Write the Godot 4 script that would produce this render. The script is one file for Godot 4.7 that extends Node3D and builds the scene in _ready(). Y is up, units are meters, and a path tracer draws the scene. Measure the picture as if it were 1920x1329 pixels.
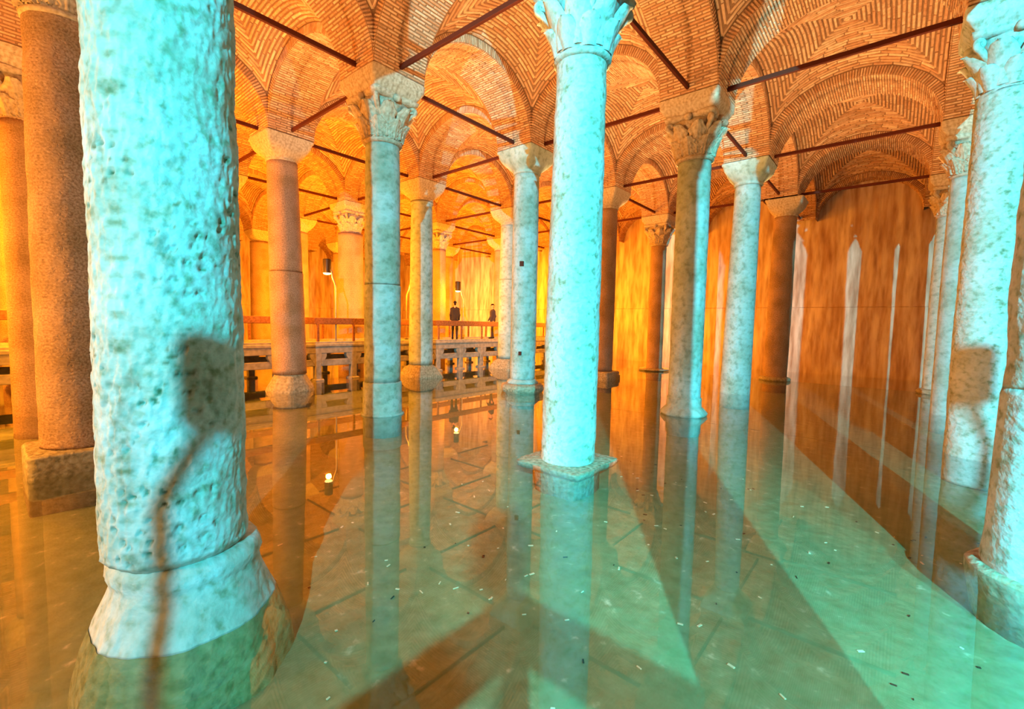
extends Node3D
# Underground cistern: rows of old columns standing in shallow water under brick vaults.
# World axes: X runs along one column row, -Z along the other, Y = 0 is the water surface.

const S := 4.8            # bay size along X
const SB := 4.76          # bay size along -Z
const A0 := 5.61          # column (0, 0)
const B0 := 3.62
const YS := 6.88          # springing of the arches
const HP := 0.6           # half width of a pier
const RX := 1.8           # half span of an arch
const RY := 1.5           # its rise
const TH := 0.22          # thickness of the arch ring
const DOME := 0.34        # extra rise of a vault towards its crown
const FLOOR_Y := -0.45

var rng := RandomNumberGenerator.new()
var M := {}
var used := {}
var shared := {}

# ------------------------------------------------------------------ helpers
func numbered(called: String) -> String:
	if not used.has(called):
		used[called] = 0
		return called
	used[called] += 1
	return "%s_%03d" % [called, used[called]]

func tag(o: Node, label := "", category := "", group := "", kind := "") -> Node:
	if label: o.set_meta("label", label)
	if category: o.set_meta("category", category)
	if group: o.set_meta("group", group)
	if kind: o.set_meta("kind", kind)
	return o

func base(called: String, at := Vector3.ZERO, turn := 0.0) -> Node3D:
	var o := Node3D.new()
	o.name = numbered(called)
	add_child(o)
	o.position = at
	o.rotation.y = turn
	return o

func put(called: String, mesh: Mesh, mat: Material, parent: Node = null, t := Transform3D()) -> MeshInstance3D:
	var o := MeshInstance3D.new()
	o.mesh = mesh
	o.material_override = mat
	o.transform = t
	if parent == null:
		o.name = numbered(called)
		add_child(o)
	else:
		o.name = called
		parent.add_child(o, true)
	return o

func gx(i: float) -> float: return A0 + i * S
func gz(j: float) -> float: return -(B0 + j * SB)

func new_st() -> SurfaceTool:
	var st := SurfaceTool.new()
	st.begin(Mesh.PRIMITIVE_TRIANGLES)
	return st

func quad(st: SurfaceTool, a: Vector3, b: Vector3, c: Vector3, d: Vector3) -> void:
	# a b c d counter-clockwise seen from outside; Godot's front faces run clockwise
	var n := (b - a).cross(c - a).normalized()
	for v in [a, c, b, a, d, c]:
		st.set_normal(n)
		st.add_vertex(v)

func box_to(st: SurfaceTool, lo: Vector3, hi: Vector3, bev := 0.0, t := Transform3D()) -> void:
	# a box with chamfered edges
	var c := (lo + hi) / 2.0
	var h := (hi - lo) / 2.0
	var b: float = min(bev, min(h.x, min(h.y, h.z)) * 0.9)
	var axes := [Vector3.RIGHT, Vector3.UP, Vector3.BACK]
	for k in 3:
		for s in [-1.0, 1.0]:
			var n: Vector3 = axes[k] * s
			var u: Vector3 = axes[(k + 1) % 3]
			var w: Vector3 = n.cross(u)
			var hn: float = h[k]
			var hu: float = h[(k + 1) % 3] - b
			var hw: float = h[(k + 2) % 3] - b
			var p := []
			for q in [[-1, -1], [1, -1], [1, 1], [-1, 1]]:
				p.append(t * (c + n * hn + u * hu * q[0] + w * hw * q[1]))
			quad(st, p[0], p[1], p[2], p[3])
	if b > 0.0:
		for k in 3:
			var u: Vector3 = axes[k]
			var e1: Vector3 = axes[(k + 1) % 3]
			var e2: Vector3 = axes[(k + 2) % 3]
			var hu: float = h[k] - b
			for s in [[-1.0, -1.0], [1.0, -1.0], [1.0, 1.0], [-1.0, 1.0]]:
				var q1: Vector3 = c + e1 * h[(k + 1) % 3] * s[0] + e2 * (h[(k + 2) % 3] - b) * s[1]
				var q2: Vector3 = c + e1 * (h[(k + 1) % 3] - b) * s[0] + e2 * h[(k + 2) % 3] * s[1]
				if s[0] * s[1] > 0:
					quad(st, t * (q1 - u * hu), t * (q2 - u * hu), t * (q2 + u * hu), t * (q1 + u * hu))
				else:
					quad(st, t * (q2 - u * hu), t * (q1 - u * hu), t * (q1 + u * hu), t * (q2 + u * hu))
		for sx in [-1.0, 1.0]:
			for sy in [-1.0, 1.0]:
				for sz in [-1.0, 1.0]:
					var s3 := Vector3(sx, sy, sz)
					var o := c + h * s3
					var px: Vector3 = t * (o - Vector3(0, b * sy, b * sz))
					var py: Vector3 = t * (o - Vector3(b * sx, 0, b * sz))
					var pz: Vector3 = t * (o - Vector3(b * sx, b * sy, 0))
					var n := (t.basis * s3).normalized()
					var tri := [px, py, pz] if (py - px).cross(pz - px).dot(n) < 0 else [px, pz, py]
					for v in tri:
						st.set_normal(n)
						st.add_vertex(v)

func box_mesh(lo: Vector3, hi: Vector3, bev := 0.01) -> ArrayMesh:
	var st := new_st()
	box_to(st, lo, hi, bev)
	return st.commit()

func tube_to(st: SurfaceTool, pts: Array, radii: Array, seg := 10) -> void:
	# a swept round bar with closed ends
	var n := pts.size()
	var rings := []
	var side := Vector3.ZERO
	for k in n:
		var d: Vector3 = (pts[min(k + 1, n - 1)] - pts[max(k - 1, 0)]).normalized()
		if side == Vector3.ZERO:
			side = d.cross(Vector3.UP if abs(d.y) < 0.9 else Vector3.RIGHT).normalized()
		side = (side - d * side.dot(d)).normalized()
		var up := d.cross(side)
		var ring := []
		for s in seg:
			var a := TAU * s / seg
			ring.append([pts[k] + (side * cos(a) + up * sin(a)) * radii[k], side * cos(a) + up * sin(a)])
		rings.append(ring)
	for k in n - 1:
		for s in seg:
			var s2 := (s + 1) % seg
			for q in [[k, s], [k + 1, s], [k + 1, s2], [k, s], [k + 1, s2], [k, s2]]:
				st.set_normal(rings[q[0]][q[1]][1])
				st.add_vertex(rings[q[0]][q[1]][0])
	for e in [0, n - 1]:
		var d: Vector3 = (pts[0] - pts[1]).normalized() if e == 0 else (pts[n - 1] - pts[n - 2]).normalized()
		for s in seg:
			var s2 := (s + 1) % seg
			var tri := [pts[e], rings[e][s2][0], rings[e][s][0]]
			if (tri[1] - tri[0]).cross(tri[2] - tri[0]).dot(d) > 0:
				tri = [tri[0], tri[2], tri[1]]
			for v in tri:
				st.set_normal(d)
				st.add_vertex(v)

# rows: [y, r, k, n]: radius r (apothem for polygons), k = 0 round .. 1 n-gon. rough: Callable(theta, y, r) -> extra radius
func turned(rows: Array, seg: int, rough: Variant = null, lean := Vector2.ZERO, y_lean := 7.0, flat := false, caps := true, tint: Variant = null) -> ArrayMesh:
	var nr := rows.size()
	var v := PackedVector3Array()
	var uv := PackedVector2Array()
	var ix := PackedInt32Array()
	for k in nr:
		var r: Array = rows[k]
		for s in seg + 1:
			var th := TAU * (s % seg) / seg
			var rad: float = r[1]
			if r[2] > 0.0:
				var n: int = r[3]
				var a := fposmod(th + PI / n, TAU / n) - PI / n
				rad = lerpf(rad, minf(rad / cos(a), rad * (1.0 / cos(PI / n) - 0.035)), r[2])
			if rough != null:
				rad += rough.call(th, r[0], rad)
			v.append(Vector3(cos(th) * rad + lean.x * r[0] / y_lean, r[0], sin(th) * rad + lean.y * r[0] / y_lean))
			uv.append(Vector2(float(s) / seg, r[0]))
	for k in nr - 1:
		for s in seg:
			var a := k * (seg + 1) + s
			var b := a + seg + 1
			ix.append_array(PackedInt32Array([a, a + 1, b, a + 1, b + 1, b]))
	if caps:
		for e in [0, nr - 1]:
			var c := Vector3.ZERO
			for s in seg: c += v[e * (seg + 1) + s] / seg
			var first := v.size()
			for s in seg:
				v.append(v[e * (seg + 1) + s])
				uv.append(Vector2(0, 0))
			v.append(c)
			uv.append(Vector2(0, 0))
			for s in seg:
				var tri := PackedInt32Array([first + s, first + (s + 1) % seg, first + seg])
				if e == 0: tri = PackedInt32Array([tri[1], tri[0], tri[2]])
				ix.append_array(tri)
	var cols := PackedColorArray()
	if tint != null:
		for k in v.size():
			var p: Color = tint.call(v[k])
			cols.append(p)
	return mesh_of(v, uv, ix, flat, cols)

func mesh_of(v: PackedVector3Array, uv: PackedVector2Array, ix: PackedInt32Array, flat := false, cols := PackedColorArray()) -> ArrayMesh:
	# front faces clockwise; smooth normals welded by position
	var arr := []
	arr.resize(Mesh.ARRAY_MAX)
	if flat:
		var fv := PackedVector3Array()
		var fn := PackedVector3Array()
		for k in range(0, ix.size(), 3):
			var n := -(v[ix[k + 1]] - v[ix[k]]).cross(v[ix[k + 2]] - v[ix[k]]).normalized()
			for q in 3:
				fv.append(v[ix[k + q]])
				fn.append(n)
		arr[Mesh.ARRAY_VERTEX] = fv
		arr[Mesh.ARRAY_NORMAL] = fn
	else:
		var acc := {}
		var keys := PackedInt32Array()
		keys.resize(v.size())
		var sums := PackedVector3Array()
		for k in v.size():
			var q := Vector3i((v[k] * 4000.0).round())
			if not acc.has(q):
				acc[q] = sums.size()
				sums.append(Vector3.ZERO)
			keys[k] = acc[q]
		for k in range(0, ix.size(), 3):
			var n := -(v[ix[k + 1]] - v[ix[k]]).cross(v[ix[k + 2]] - v[ix[k]])
			for q in 3: sums[keys[ix[k + q]]] += n
		var nn := PackedVector3Array()
		nn.resize(v.size())
		for k in v.size(): nn[k] = sums[keys[k]].normalized()
		arr[Mesh.ARRAY_VERTEX] = v
		arr[Mesh.ARRAY_NORMAL] = nn
		if uv.size(): arr[Mesh.ARRAY_TEX_UV] = uv
		if cols.size(): arr[Mesh.ARRAY_COLOR] = cols
		arr[Mesh.ARRAY_INDEX] = ix
	var m := ArrayMesh.new()
	m.add_surface_from_arrays(Mesh.PRIMITIVE_TRIANGLES, arr)
	return m

# ------------------------------------------------------------------ materials
func noise_tex(freq: float, ramp: Array, type := FastNoiseLite.TYPE_SIMPLEX_SMOOTH, octaves := 5, seed_ := 1, size := 512, normal := false, warp := 0.0) -> NoiseTexture2D:
	var n := FastNoiseLite.new()
	n.noise_type = type
	n.frequency = freq
	n.fractal_octaves = octaves
	n.seed = seed_
	if type == FastNoiseLite.TYPE_CELLULAR:
		n.cellular_return_type = FastNoiseLite.RETURN_DISTANCE
	if warp > 0.0:
		n.domain_warp_enabled = true
		n.domain_warp_amplitude = warp
		n.domain_warp_frequency = freq * 1.5
	var t := NoiseTexture2D.new()
	t.width = size
	t.height = size
	t.seamless = true
	t.noise = n
	if normal:
		t.as_normal_map = true
		t.bump_strength = 6.0
	elif ramp.size():
		var g := Gradient.new()
		var off := PackedFloat32Array()
		var col := PackedColorArray()
		for r in ramp:
			off.append(r[0])
			col.append(r[1])
		g.offsets = off
		g.colors = col
		t.color_ramp = g
	return t

func mat(name_: String, albedo: Color, rough := 0.9) -> StandardMaterial3D:
	var m := StandardMaterial3D.new()
	m.resource_name = name_
	m.albedo_color = albedo
	m.roughness = rough
	m.metallic_specular = 0.3
	M[name_] = m
	return m

func tri_mat(name_: String, tex: Texture2D, scale: float, bump: Texture2D = null, bump_cm := 0.0, rough := 0.9, detail: Texture2D = null) -> StandardMaterial3D:
	var m := mat(name_, Color.WHITE, rough)
	m.albedo_texture = tex
	m.uv1_triplanar = true
	m.uv1_world_triplanar = true
	m.uv1_scale = Vector3.ONE * scale
	if bump:
		m.heightmap_enabled = true
		m.heightmap_texture = bump
		m.heightmap_scale = bump_cm
	if detail:
		m.detail_enabled = true
		m.detail_albedo = detail
		m.detail_blend_mode = BaseMaterial3D.BLEND_MODE_MUL
		m.detail_uv_layer = BaseMaterial3D.DETAIL_UV_2
		m.uv2_triplanar = true
		m.uv2_world_triplanar = true
		m.uv2_scale = Vector3.ONE * scale * 0.31
	return m

func c(r: float, g: float, b: float, a := 1.0) -> Color:
	return Color(r, g, b, a)

func make_materials() -> void:
	var bump_fine := noise_tex(0.03, [[0.0, c(0, 0, 0)], [1.0, c(1, 1, 1)]], FastNoiseLite.TYPE_SIMPLEX_SMOOTH, 6, 11)
	var bump_pit := noise_tex(0.05, [[0.0, c(0, 0, 0)], [0.22, c(0.3, 0.3, 0.3)], [0.4, c(1, 1, 1)], [1.0, c(1, 1, 1)]], FastNoiseLite.TYPE_CELLULAR, 2, 12, 512, false, 20.0)
	var blot := noise_tex(0.008, [[0.0, c(0.8, 0.79, 0.7)], [0.4, c(0.93, 0.92, 0.87)], [0.6, c(1, 1, 1)], [1.0, c(1, 0.98, 0.95)]], FastNoiseLite.TYPE_SIMPLEX_SMOOTH, 4, 13)
	# pale pitted marble
	tri_mat("marble", noise_tex(0.02, [[0.0, c(0.38, 0.44, 0.33)], [0.2, c(0.54, 0.59, 0.5)], [0.36, c(0.66, 0.7, 0.67)], [0.6, c(0.74, 0.78, 0.77)], [1.0, c(0.65, 0.68, 0.66)]], FastNoiseLite.TYPE_SIMPLEX_SMOOTH, 6, 21), 0.7, bump_fine, 1.2, 0.85, blot)
	tri_mat("marble_grey", noise_tex(0.016, [[0.0, c(0.44, 0.5, 0.43)], [0.3, c(0.6, 0.65, 0.61)], [0.6, c(0.7, 0.75, 0.73)], [1.0, c(0.64, 0.68, 0.66)]], FastNoiseLite.TYPE_SIMPLEX_SMOOTH, 6, 22), 0.6, bump_fine, 1.0, 0.8, blot)
	tri_mat("granite", noise_tex(0.07, [[0.0, c(0.42, 0.31, 0.23)], [0.3, c(0.6, 0.48, 0.38)], [0.6, c(0.69, 0.57, 0.47)], [1.0, c(0.8, 0.7, 0.6)]], FastNoiseLite.TYPE_SIMPLEX_SMOOTH, 5, 23), 0.8, bump_pit, 0.6, 0.9, blot)
	tri_mat("carved", noise_tex(0.03, [[0.0, c(0.5, 0.42, 0.32)], [0.5, c(0.72, 0.64, 0.54)], [1.0, c(0.82, 0.76, 0.68)]], FastNoiseLite.TYPE_SIMPLEX_SMOOTH, 5, 24), 0.8, bump_fine, 0.18, 0.9)
	tri_mat("wet_stone", noise_tex(0.03, [[0.0, c(0.42, 0.38, 0.28)], [0.5, c(0.61, 0.56, 0.45)], [1.0, c(0.74, 0.7, 0.6)]], FastNoiseLite.TYPE_SIMPLEX_SMOOTH, 6, 25), 0.7, bump_fine, 1.5, 0.6)
	tri_mat("olive_stone", noise_tex(0.03, [[0.0, c(0.42, 0.42, 0.22)], [0.5, c(0.58, 0.57, 0.36)], [1.0, c(0.7, 0.67, 0.48)]], FastNoiseLite.TYPE_SIMPLEX_SMOOTH, 6, 28), 0.7, bump_fine, 1.5, 0.8)  # olive colour stands in for the green water tint over the sunken foot
	var pm := tri_mat("pitted_marble", M.marble.albedo_texture, 0.7, bump_fine, 1.0, 0.85, blot)
	pm.vertex_color_use_as_albedo = true
	tri_mat("mortar", noise_tex(0.05, [[0.0, c(0.5, 0.36, 0.26)], [1.0, c(0.62, 0.48, 0.36)]], FastNoiseLite.TYPE_SIMPLEX_SMOOTH, 5, 26), 0.8, bump_fine, 0.6, 0.95)
	var bricktex := noise_tex(0.025, [[0.0, c(0.8, 0.74, 0.66)], [0.5, c(0.92, 0.89, 0.85)], [1.0, c(1, 1, 1)]], FastNoiseLite.TYPE_SIMPLEX_SMOOTH, 5, 27)
	var mb := tri_mat("brickwork", bricktex, 0.6, bump_fine, 0.6, 0.95)
	mb.vertex_color_use_as_albedo = true
	for k in 4:
		var t: Color = [c(0.84, 0.68, 0.54), c(0.87, 0.72, 0.59), c(0.8, 0.62, 0.48), c(0.89, 0.77, 0.65)][k]
		var m2 := tri_mat("brick_%d" % k, bricktex, 0.6, bump_fine, 0.6, 0.95)
		m2.albedo_color = t
	# plaster walls: damp vertical streaks over blotches
	var streak := noise_tex(0.012, [[0.0, c(0.66, 0.52, 0.42)], [0.4, c(0.79, 0.69, 0.6)], [0.6, c(0.84, 0.76, 0.68)], [1.0, c(0.9, 0.85, 0.79)]], FastNoiseLite.TYPE_SIMPLEX_SMOOTH, 6, 31, 1024)
	var pl := mat("plaster", Color.WHITE, 0.9)
	pl.albedo_texture = streak
	pl.uv1_scale = Vector3(0.16, 0.018, 1)
	pl.heightmap_enabled = true
	pl.heightmap_texture = bump_fine
	pl.heightmap_scale = 1.5
	pl.detail_enabled = true
	pl.detail_albedo = noise_tex(0.012, [[0.0, c(0.8, 0.72, 0.65)], [0.35, c(0.9, 0.86, 0.82)], [0.65, c(0.97, 0.95, 0.92)], [1.0, c(1, 0.98, 0.95)]], FastNoiseLite.TYPE_SIMPLEX_SMOOTH, 6, 32, 1024)
	pl.detail_blend_mode = BaseMaterial3D.BLEND_MODE_MUL
	pl.detail_uv_layer = BaseMaterial3D.DETAIL_UV_2
	pl.uv2_triplanar = true
	pl.uv2_world_triplanar = true
	pl.uv2_scale = Vector3(0.35, 0.06, 0.35)
	# silt of the pool floor
	tri_mat("silt", noise_tex(0.02, [[0.0, c(0.44, 0.47, 0.3)], [0.4, c(0.48, 0.51, 0.34)], [0.76, c(0.51, 0.54, 0.37)], [0.84, c(0.6, 0.6, 0.44)], [1.0, c(0.8, 0.75, 0.6)]], FastNoiseLite.TYPE_SIMPLEX_SMOOTH, 7, 33, 1024), 0.2, bump_fine, 1.0, 0.95)
	var w := mat("water", c(0.16, 0.18, 0.06, 0.13), 0.015)
	w.transparency = BaseMaterial3D.TRANSPARENCY_ALPHA
	w.metallic_specular = 0.6
	mat("iron", c(0.34, 0.15, 0.1), 0.7).metallic = 0.3
	tri_mat("concrete", noise_tex(0.03, [[0.0, c(0.46, 0.43, 0.38)], [0.6, c(0.56, 0.53, 0.48)], [1.0, c(0.62, 0.59, 0.54)]], FastNoiseLite.TYPE_SIMPLEX_SMOOTH, 5, 34), 0.3, bump_fine, 0.15, 0.85)
	tri_mat("timber", noise_tex(0.03, [[0.0, c(0.34, 0.2, 0.12)], [1.0, c(0.52, 0.34, 0.22)]], FastNoiseLite.TYPE_SIMPLEX_SMOOTH, 4, 35), 0.7, bump_fine, 0.3, 0.6)
	mat("lamp_metal", c(0.2, 0.16, 0.13), 0.4).metallic = 0.6
	mat("pole_metal", c(0.5, 0.45, 0.4), 0.35).metallic = 0.6
	var gl := mat("lamp_glow", c(1, 0.85, 0.6), 0.5)
	gl.emission_enabled = true
	gl.emission = c(1, 0.82, 0.5)
	gl.emission_energy_multiplier = 6.0
	var gc := mat("cyan_glow", c(0.6, 0.95, 1.0), 0.5)
	gc.emission_enabled = true
	gc.emission = c(0.45, 0.97, 1.0)
	gc.emission_energy_multiplier = 4.0
	var cloth := mat("figure", Color.WHITE, 0.85)
	cloth.vertex_color_use_as_albedo = true
	mat("flake", c(0.86, 0.78, 0.62), 0.8)
	mat("leaf_dark", c(0.16, 0.15, 0.1), 0.8)

# ------------------------------------------------------------------ camera, light
func camera_and_light() -> void:
	var yaw := 0.7019627
	var pitch := 0.0668085
	var roll := -0.0197328
	var fwd := Vector3(cos(yaw), 0, -sin(yaw))
	var right := Vector3(sin(yaw), 0, cos(yaw))
	var up2 := Vector3.UP * cos(pitch) + fwd * sin(pitch)
	var f2 := fwd * cos(pitch) - Vector3.UP * sin(pitch)
	var r3 := right * cos(roll) - up2 * sin(roll)
	var u3 := right * sin(roll) + up2 * cos(roll)
	var cam := Camera3D.new()
	cam.name = "camera"
	cam.fov = rad_to_deg(2.0 * atan(664.5 / 849.28))
	cam.near = 0.05
	cam.far = 200.0
	add_child(cam)
	cam.transform = Transform3D(Basis(r3, u3, -f2), Vector3(0, 1.984, 0))
	cam.current = true
	var e := Environment.new()
	e.background_mode = Environment.BG_COLOR
	e.background_color = Color.BLACK
	e.ambient_light_source = Environment.AMBIENT_SOURCE_DISABLED
	e.tonemap_mode = Environment.TONE_MAPPER_LINEAR
	e.tonemap_exposure = 1.0
	e.sdfgi_enabled = true
	e.ssao_enabled = true
	e.ssil_enabled = true
	var we := WorldEnvironment.new()
	we.name = "environment"
	we.environment = e
	add_child(we)
	# the cyan lamp, out of view high up behind the camera
	var l := SpotLight3D.new()
	l.name = "cyan_flood"
	l.light_color = Color(0.26, 0.90, 1.0)
	l.light_energy = 940.0
	l.spot_angle = 46.0
	l.spot_angle_attenuation = 1.0
	l.spot_range = 60.0
	l.spot_attenuation = 2.0
	l.light_size = 0.05
	l.shadow_enabled = true
	add_child(l)
	l.look_at_from_position(Vector3(-6.5, 6.0, 5.5), Vector3(12.0, 3.4, -0.6))
	unseen_cyan_wash()
func unseen_cyan_wash() -> void:
	# a second, weaker cyan lamp out of view, placed to light the near pool floor
	var l := SpotLight3D.new()
	l.name = "unseen_cyan_wash"
	l.light_color = Color(0.26, 0.90, 1.0)
	l.light_energy = 130.0
	l.spot_angle = 34.0
	l.spot_angle_attenuation = 1.0
	l.spot_range = 30.0
	l.spot_attenuation = 2.0
	l.light_size = 0.1
	l.shadow_enabled = true
	add_child(l)
	l.look_at_from_position(Vector3(0.6, 2.6, 3.6), Vector3(3.9, -0.4, 0.2))

func amber(at: Vector3, energy: float, far := false, parent: Node = self, size := 0.3) -> void:
	var o := OmniLight3D.new()
	o.name = "amber_light"
	o.light_color = Color(1.0, 0.60, 0.11) if far else Color(1.0, 0.68, 0.30)
	o.light_energy = energy
	o.light_size = size
	o.omni_range = 60.0
	o.omni_attenuation = 2.0
	o.shadow_enabled = true
	parent.add_child(o, true)
	o.position = at

func unseen_uplight(at: Vector3, energy: float, parent: Node) -> void:  # out of view behind a column, lights the vault above
	var o := SpotLight3D.new()
	o.name = "unseen_amber_uplight"
	o.light_color = Color(1.0, 0.76, 0.48)
	o.light_energy = energy
	o.light_size = 0.2
	o.spot_angle = 78.0
	o.spot_angle_attenuation = 0.6
	o.spot_range = 60.0
	o.spot_attenuation = 2.0
	o.shadow_enabled = true
	parent.add_child(o, true)
	o.position = at
	o.rotation.x = PI / 2

# ------------------------------------------------------------------ bricks
func brick_variants() -> Array:
	# unit bricks: x, z in -0.5 .. 0.5, y from -0.6 (bedded) to about 1 (proud), uneven arrises
	if shared.has("bricks"): return shared["bricks"]
	var out := []
	for k in 4:
		var lo := []
		var hi := []
		for q in [[-1, -1], [1, -1], [1, 1], [-1, 1]]:
			lo.append(Vector3(q[0] * 0.5, -0.6, q[1] * 0.5))
			hi.append(Vector3(q[0] * (0.47 + rng.randf_range(-0.03, 0.02)), rng.randf_range(0.7, 1.15), q[1] * (0.38 + rng.randf_range(-0.09, 0.05))))
		var mid := Vector3(rng.randf_range(-0.15, 0.15), rng.randf_range(0.95, 1.25), rng.randf_range(-0.1, 0.1))
		var v := PackedVector3Array()
		for s in 4:
			var s2 := (s + 1) % 4
			v.append_array(PackedVector3Array([lo[s], hi[s2], hi[s], lo[s], lo[s2], hi[s2]]))
			v.append_array(PackedVector3Array([hi[s], hi[s2], mid]))
		# make every face look outward, front faces clockwise
		for q in range(0, v.size(), 3):
			var n := (v[q + 1] - v[q]).cross(v[q + 2] - v[q])
			if n.dot((v[q] + v[q + 1] + v[q + 2]) / 3.0 - Vector3(0, 0.1, 0)) > 0:
				var s := v[q + 1]
				v[q + 1] = v[q + 2]
				v[q + 2] = s
		out.append(v)
	shared["bricks"] = out
	var ms := []
	for v in out:
		var arr := []
		arr.resize(Mesh.ARRAY_MAX)
		var nn := PackedVector3Array()
		for q in range(0, v.size(), 3):
			var n: Vector3 = -(v[q + 1] - v[q]).cross(v[q + 2] - v[q]).normalized()
			nn.append_array(PackedVector3Array([n, n, n]))
		arr[Mesh.ARRAY_VERTEX] = v
		arr[Mesh.ARRAY_NORMAL] = nn
		var m := ArrayMesh.new()
		m.add_surface_from_arrays(Mesh.PRIMITIVE_TRIANGLES, arr)
		ms.append(m)
	shared["brick_meshes"] = ms
	return out

func brick_colour() -> Color:
	var t: Color = [c(0.84, 0.68, 0.54), c(0.87, 0.72, 0.59), c(0.8, 0.62, 0.48), c(0.89, 0.77, 0.65), c(0.84, 0.68, 0.55)][rng.randi() % 5]
	var f := rng.randf_range(0.92, 1.05)
	return c(t.r * f, t.g * f, t.b * f).srgb_to_linear()

func bricks_joined(list: Array) -> ArrayMesh:
	var vs := brick_variants()
	var v := PackedVector3Array()
	var nn := PackedVector3Array()
	var cc := PackedColorArray()
	for t: Transform3D in list:
		var src: PackedVector3Array = vs[rng.randi() % vs.size()]
		var col := brick_colour()
		for q in range(0, src.size(), 3):
			var p0 := t * src[q]
			var p1 := t * src[q + 1]
			var p2 := t * src[q + 2]
			var n := -(p1 - p0).cross(p2 - p0).normalized()
			v.append(p0)
			v.append(p1)
			v.append(p2)
			for w in 3:
				nn.append(n)
				cc.append(col)
	var arr := []
	arr.resize(Mesh.ARRAY_MAX)
	arr[Mesh.ARRAY_VERTEX] = v
	arr[Mesh.ARRAY_NORMAL] = nn
	arr[Mesh.ARRAY_COLOR] = cc
	var m := ArrayMesh.new()
	m.add_surface_from_arrays(Mesh.PRIMITIVE_TRIANGLES, arr)
	return m

func bricks_single(list: Array, parent: Node) -> void:
	brick_variants()
	for t: Transform3D in list:
		var k := rng.randi() % 4
		put("brick", shared["brick_meshes"][k], M["brick_%d" % (rng.randi() % 4)], parent, t)

func bricks_laid(list: Array, parent: Node) -> void:
	# the 300 longest as bricks of their own, the rest as one part
	list.sort_custom(func(p: Transform3D, q: Transform3D): return p.basis.x.length() > q.basis.x.length())
	bricks_single(list.slice(0, 300), parent)
	tag(put("brickwork", bricks_joined(list.slice(300)), M.brickwork, parent), "", "", "", "stuff")

func frame_at(p: Vector3, along: Vector3, out: Vector3, length: float, width: float, proud: float) -> Transform3D:
	var x := along.normalized()
	var y := (out - x * out.dot(x)).normalized()
	var z := x.cross(y)
	return Transform3D(Basis(x * length, y * proud, z * width), p)

# ------------------------------------------------------------------ arch: along X, centred, springing at y = 0
func arch_bricks() -> Array:
	var out := []
	var n := 90
	for k in n:
		# even steps along the ellipse
		var f := (k + 0.5) / n
		var th := PI * f
		th += 0.06 * sin(2.0 * th)
		var p := Vector3(-RX * cos(th), RY * sin(th), 0)
		var tan_ := Vector3(RX * sin(th), RY * cos(th), 0).normalized()
		var inward := Vector3(tan_.y, -tan_.x, 0)
		if inward.dot(p) > 0: inward = -inward
		var step := 0.058
		var edges := [-HP, -0.3, 0.0, 0.3, HP] if k % 2 == 0 else [-HP, -0.42, -0.14, 0.15, 0.44, HP]
		for q in edges.size() - 1:
			var z0: float = edges[q]
			var z1: float = edges[q + 1]
			if q > 0 and q < edges.size() - 1: z0 += rng.randf_range(-0.02, 0.02)
			var len_ := z1 - z0 - 0.018
			var pp := p + Vector3(0, 0, (z0 + z1) / 2.0) + inward * rng.randf_range(-0.004, 0.003)
			out.append(frame_at(pp, Vector3(0, 0, 1), inward, len_, step * rng.randf_range(0.62, 0.74), 0.017))
		# brick ends on the two faces of the arch ring
		for s in [-1.0, 1.0]:
			var r2 := TH - 0.03
			var pp := p - inward * (r2 / 2.0) + Vector3(0, 0, s * HP)
			out.append(frame_at(pp, inward, Vector3(0, 0, s), r2, step * rng.randf_range(0.62, 0.74), 0.013))
	return out

func arch_core() -> ArrayMesh:
	var v := PackedVector3Array()
	var ix := PackedInt32Array()
	var n := 32
	for k in n + 1:
		var th := PI * k / n
		var x := -RX * cos(th)
		var y0 := RY * sin(th)
		var y1 := web_edge(x)
		for s in [-1.0, 1.0]:
			v.append(Vector3(x, y0, s * HP))
		for s in [-1.0, 1.0]:
			v.append(Vector3(x, y1 + 0.02, s * HP))
	for k in n:
		var a := k * 4
		var b := a + 4
		# soffit seen from below, then the faces
		ix.append_array(PackedInt32Array([a, b, a + 1, b, b + 1, a + 1]))
		ix.append_array(PackedInt32Array([a, a + 2, b, a + 2, b + 2, b]))
		ix.append_array(PackedInt32Array([a + 1, b + 1, a + 3, b + 1, b + 3, a + 3]))
		ix.append_array(PackedInt32Array([a + 2, a + 3, b + 2, a + 3, b + 3, b + 2]))
	return mesh_of(v, PackedVector2Array(), ix, true)

func web_edge(x: float) -> float:
	return (RY + TH) * sqrt(maxf(0.0, 1.0 - pow(x / (RX + TH), 2)))

# ------------------------------------------------------------------ vault web of one bay, centred
func web_point(side: int, s: float, v: float) -> Vector3:
	# side 0..3, s = distance of the course from the centre, v along it
	var y := web_edge(v) + DOME * (1.0 - pow(s / RX, 2))
	var sx := RX
	var sz := (SB - 2.0 * HP) / 2.0
	match side:
		0: return Vector3(s, y, v * sz / sx)
		1: return Vector3(-s, y, v * sz / sx)
		2: return Vector3(v, y, s * sz / sx)
	return Vector3(v, y, -s * sz / sx)

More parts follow.
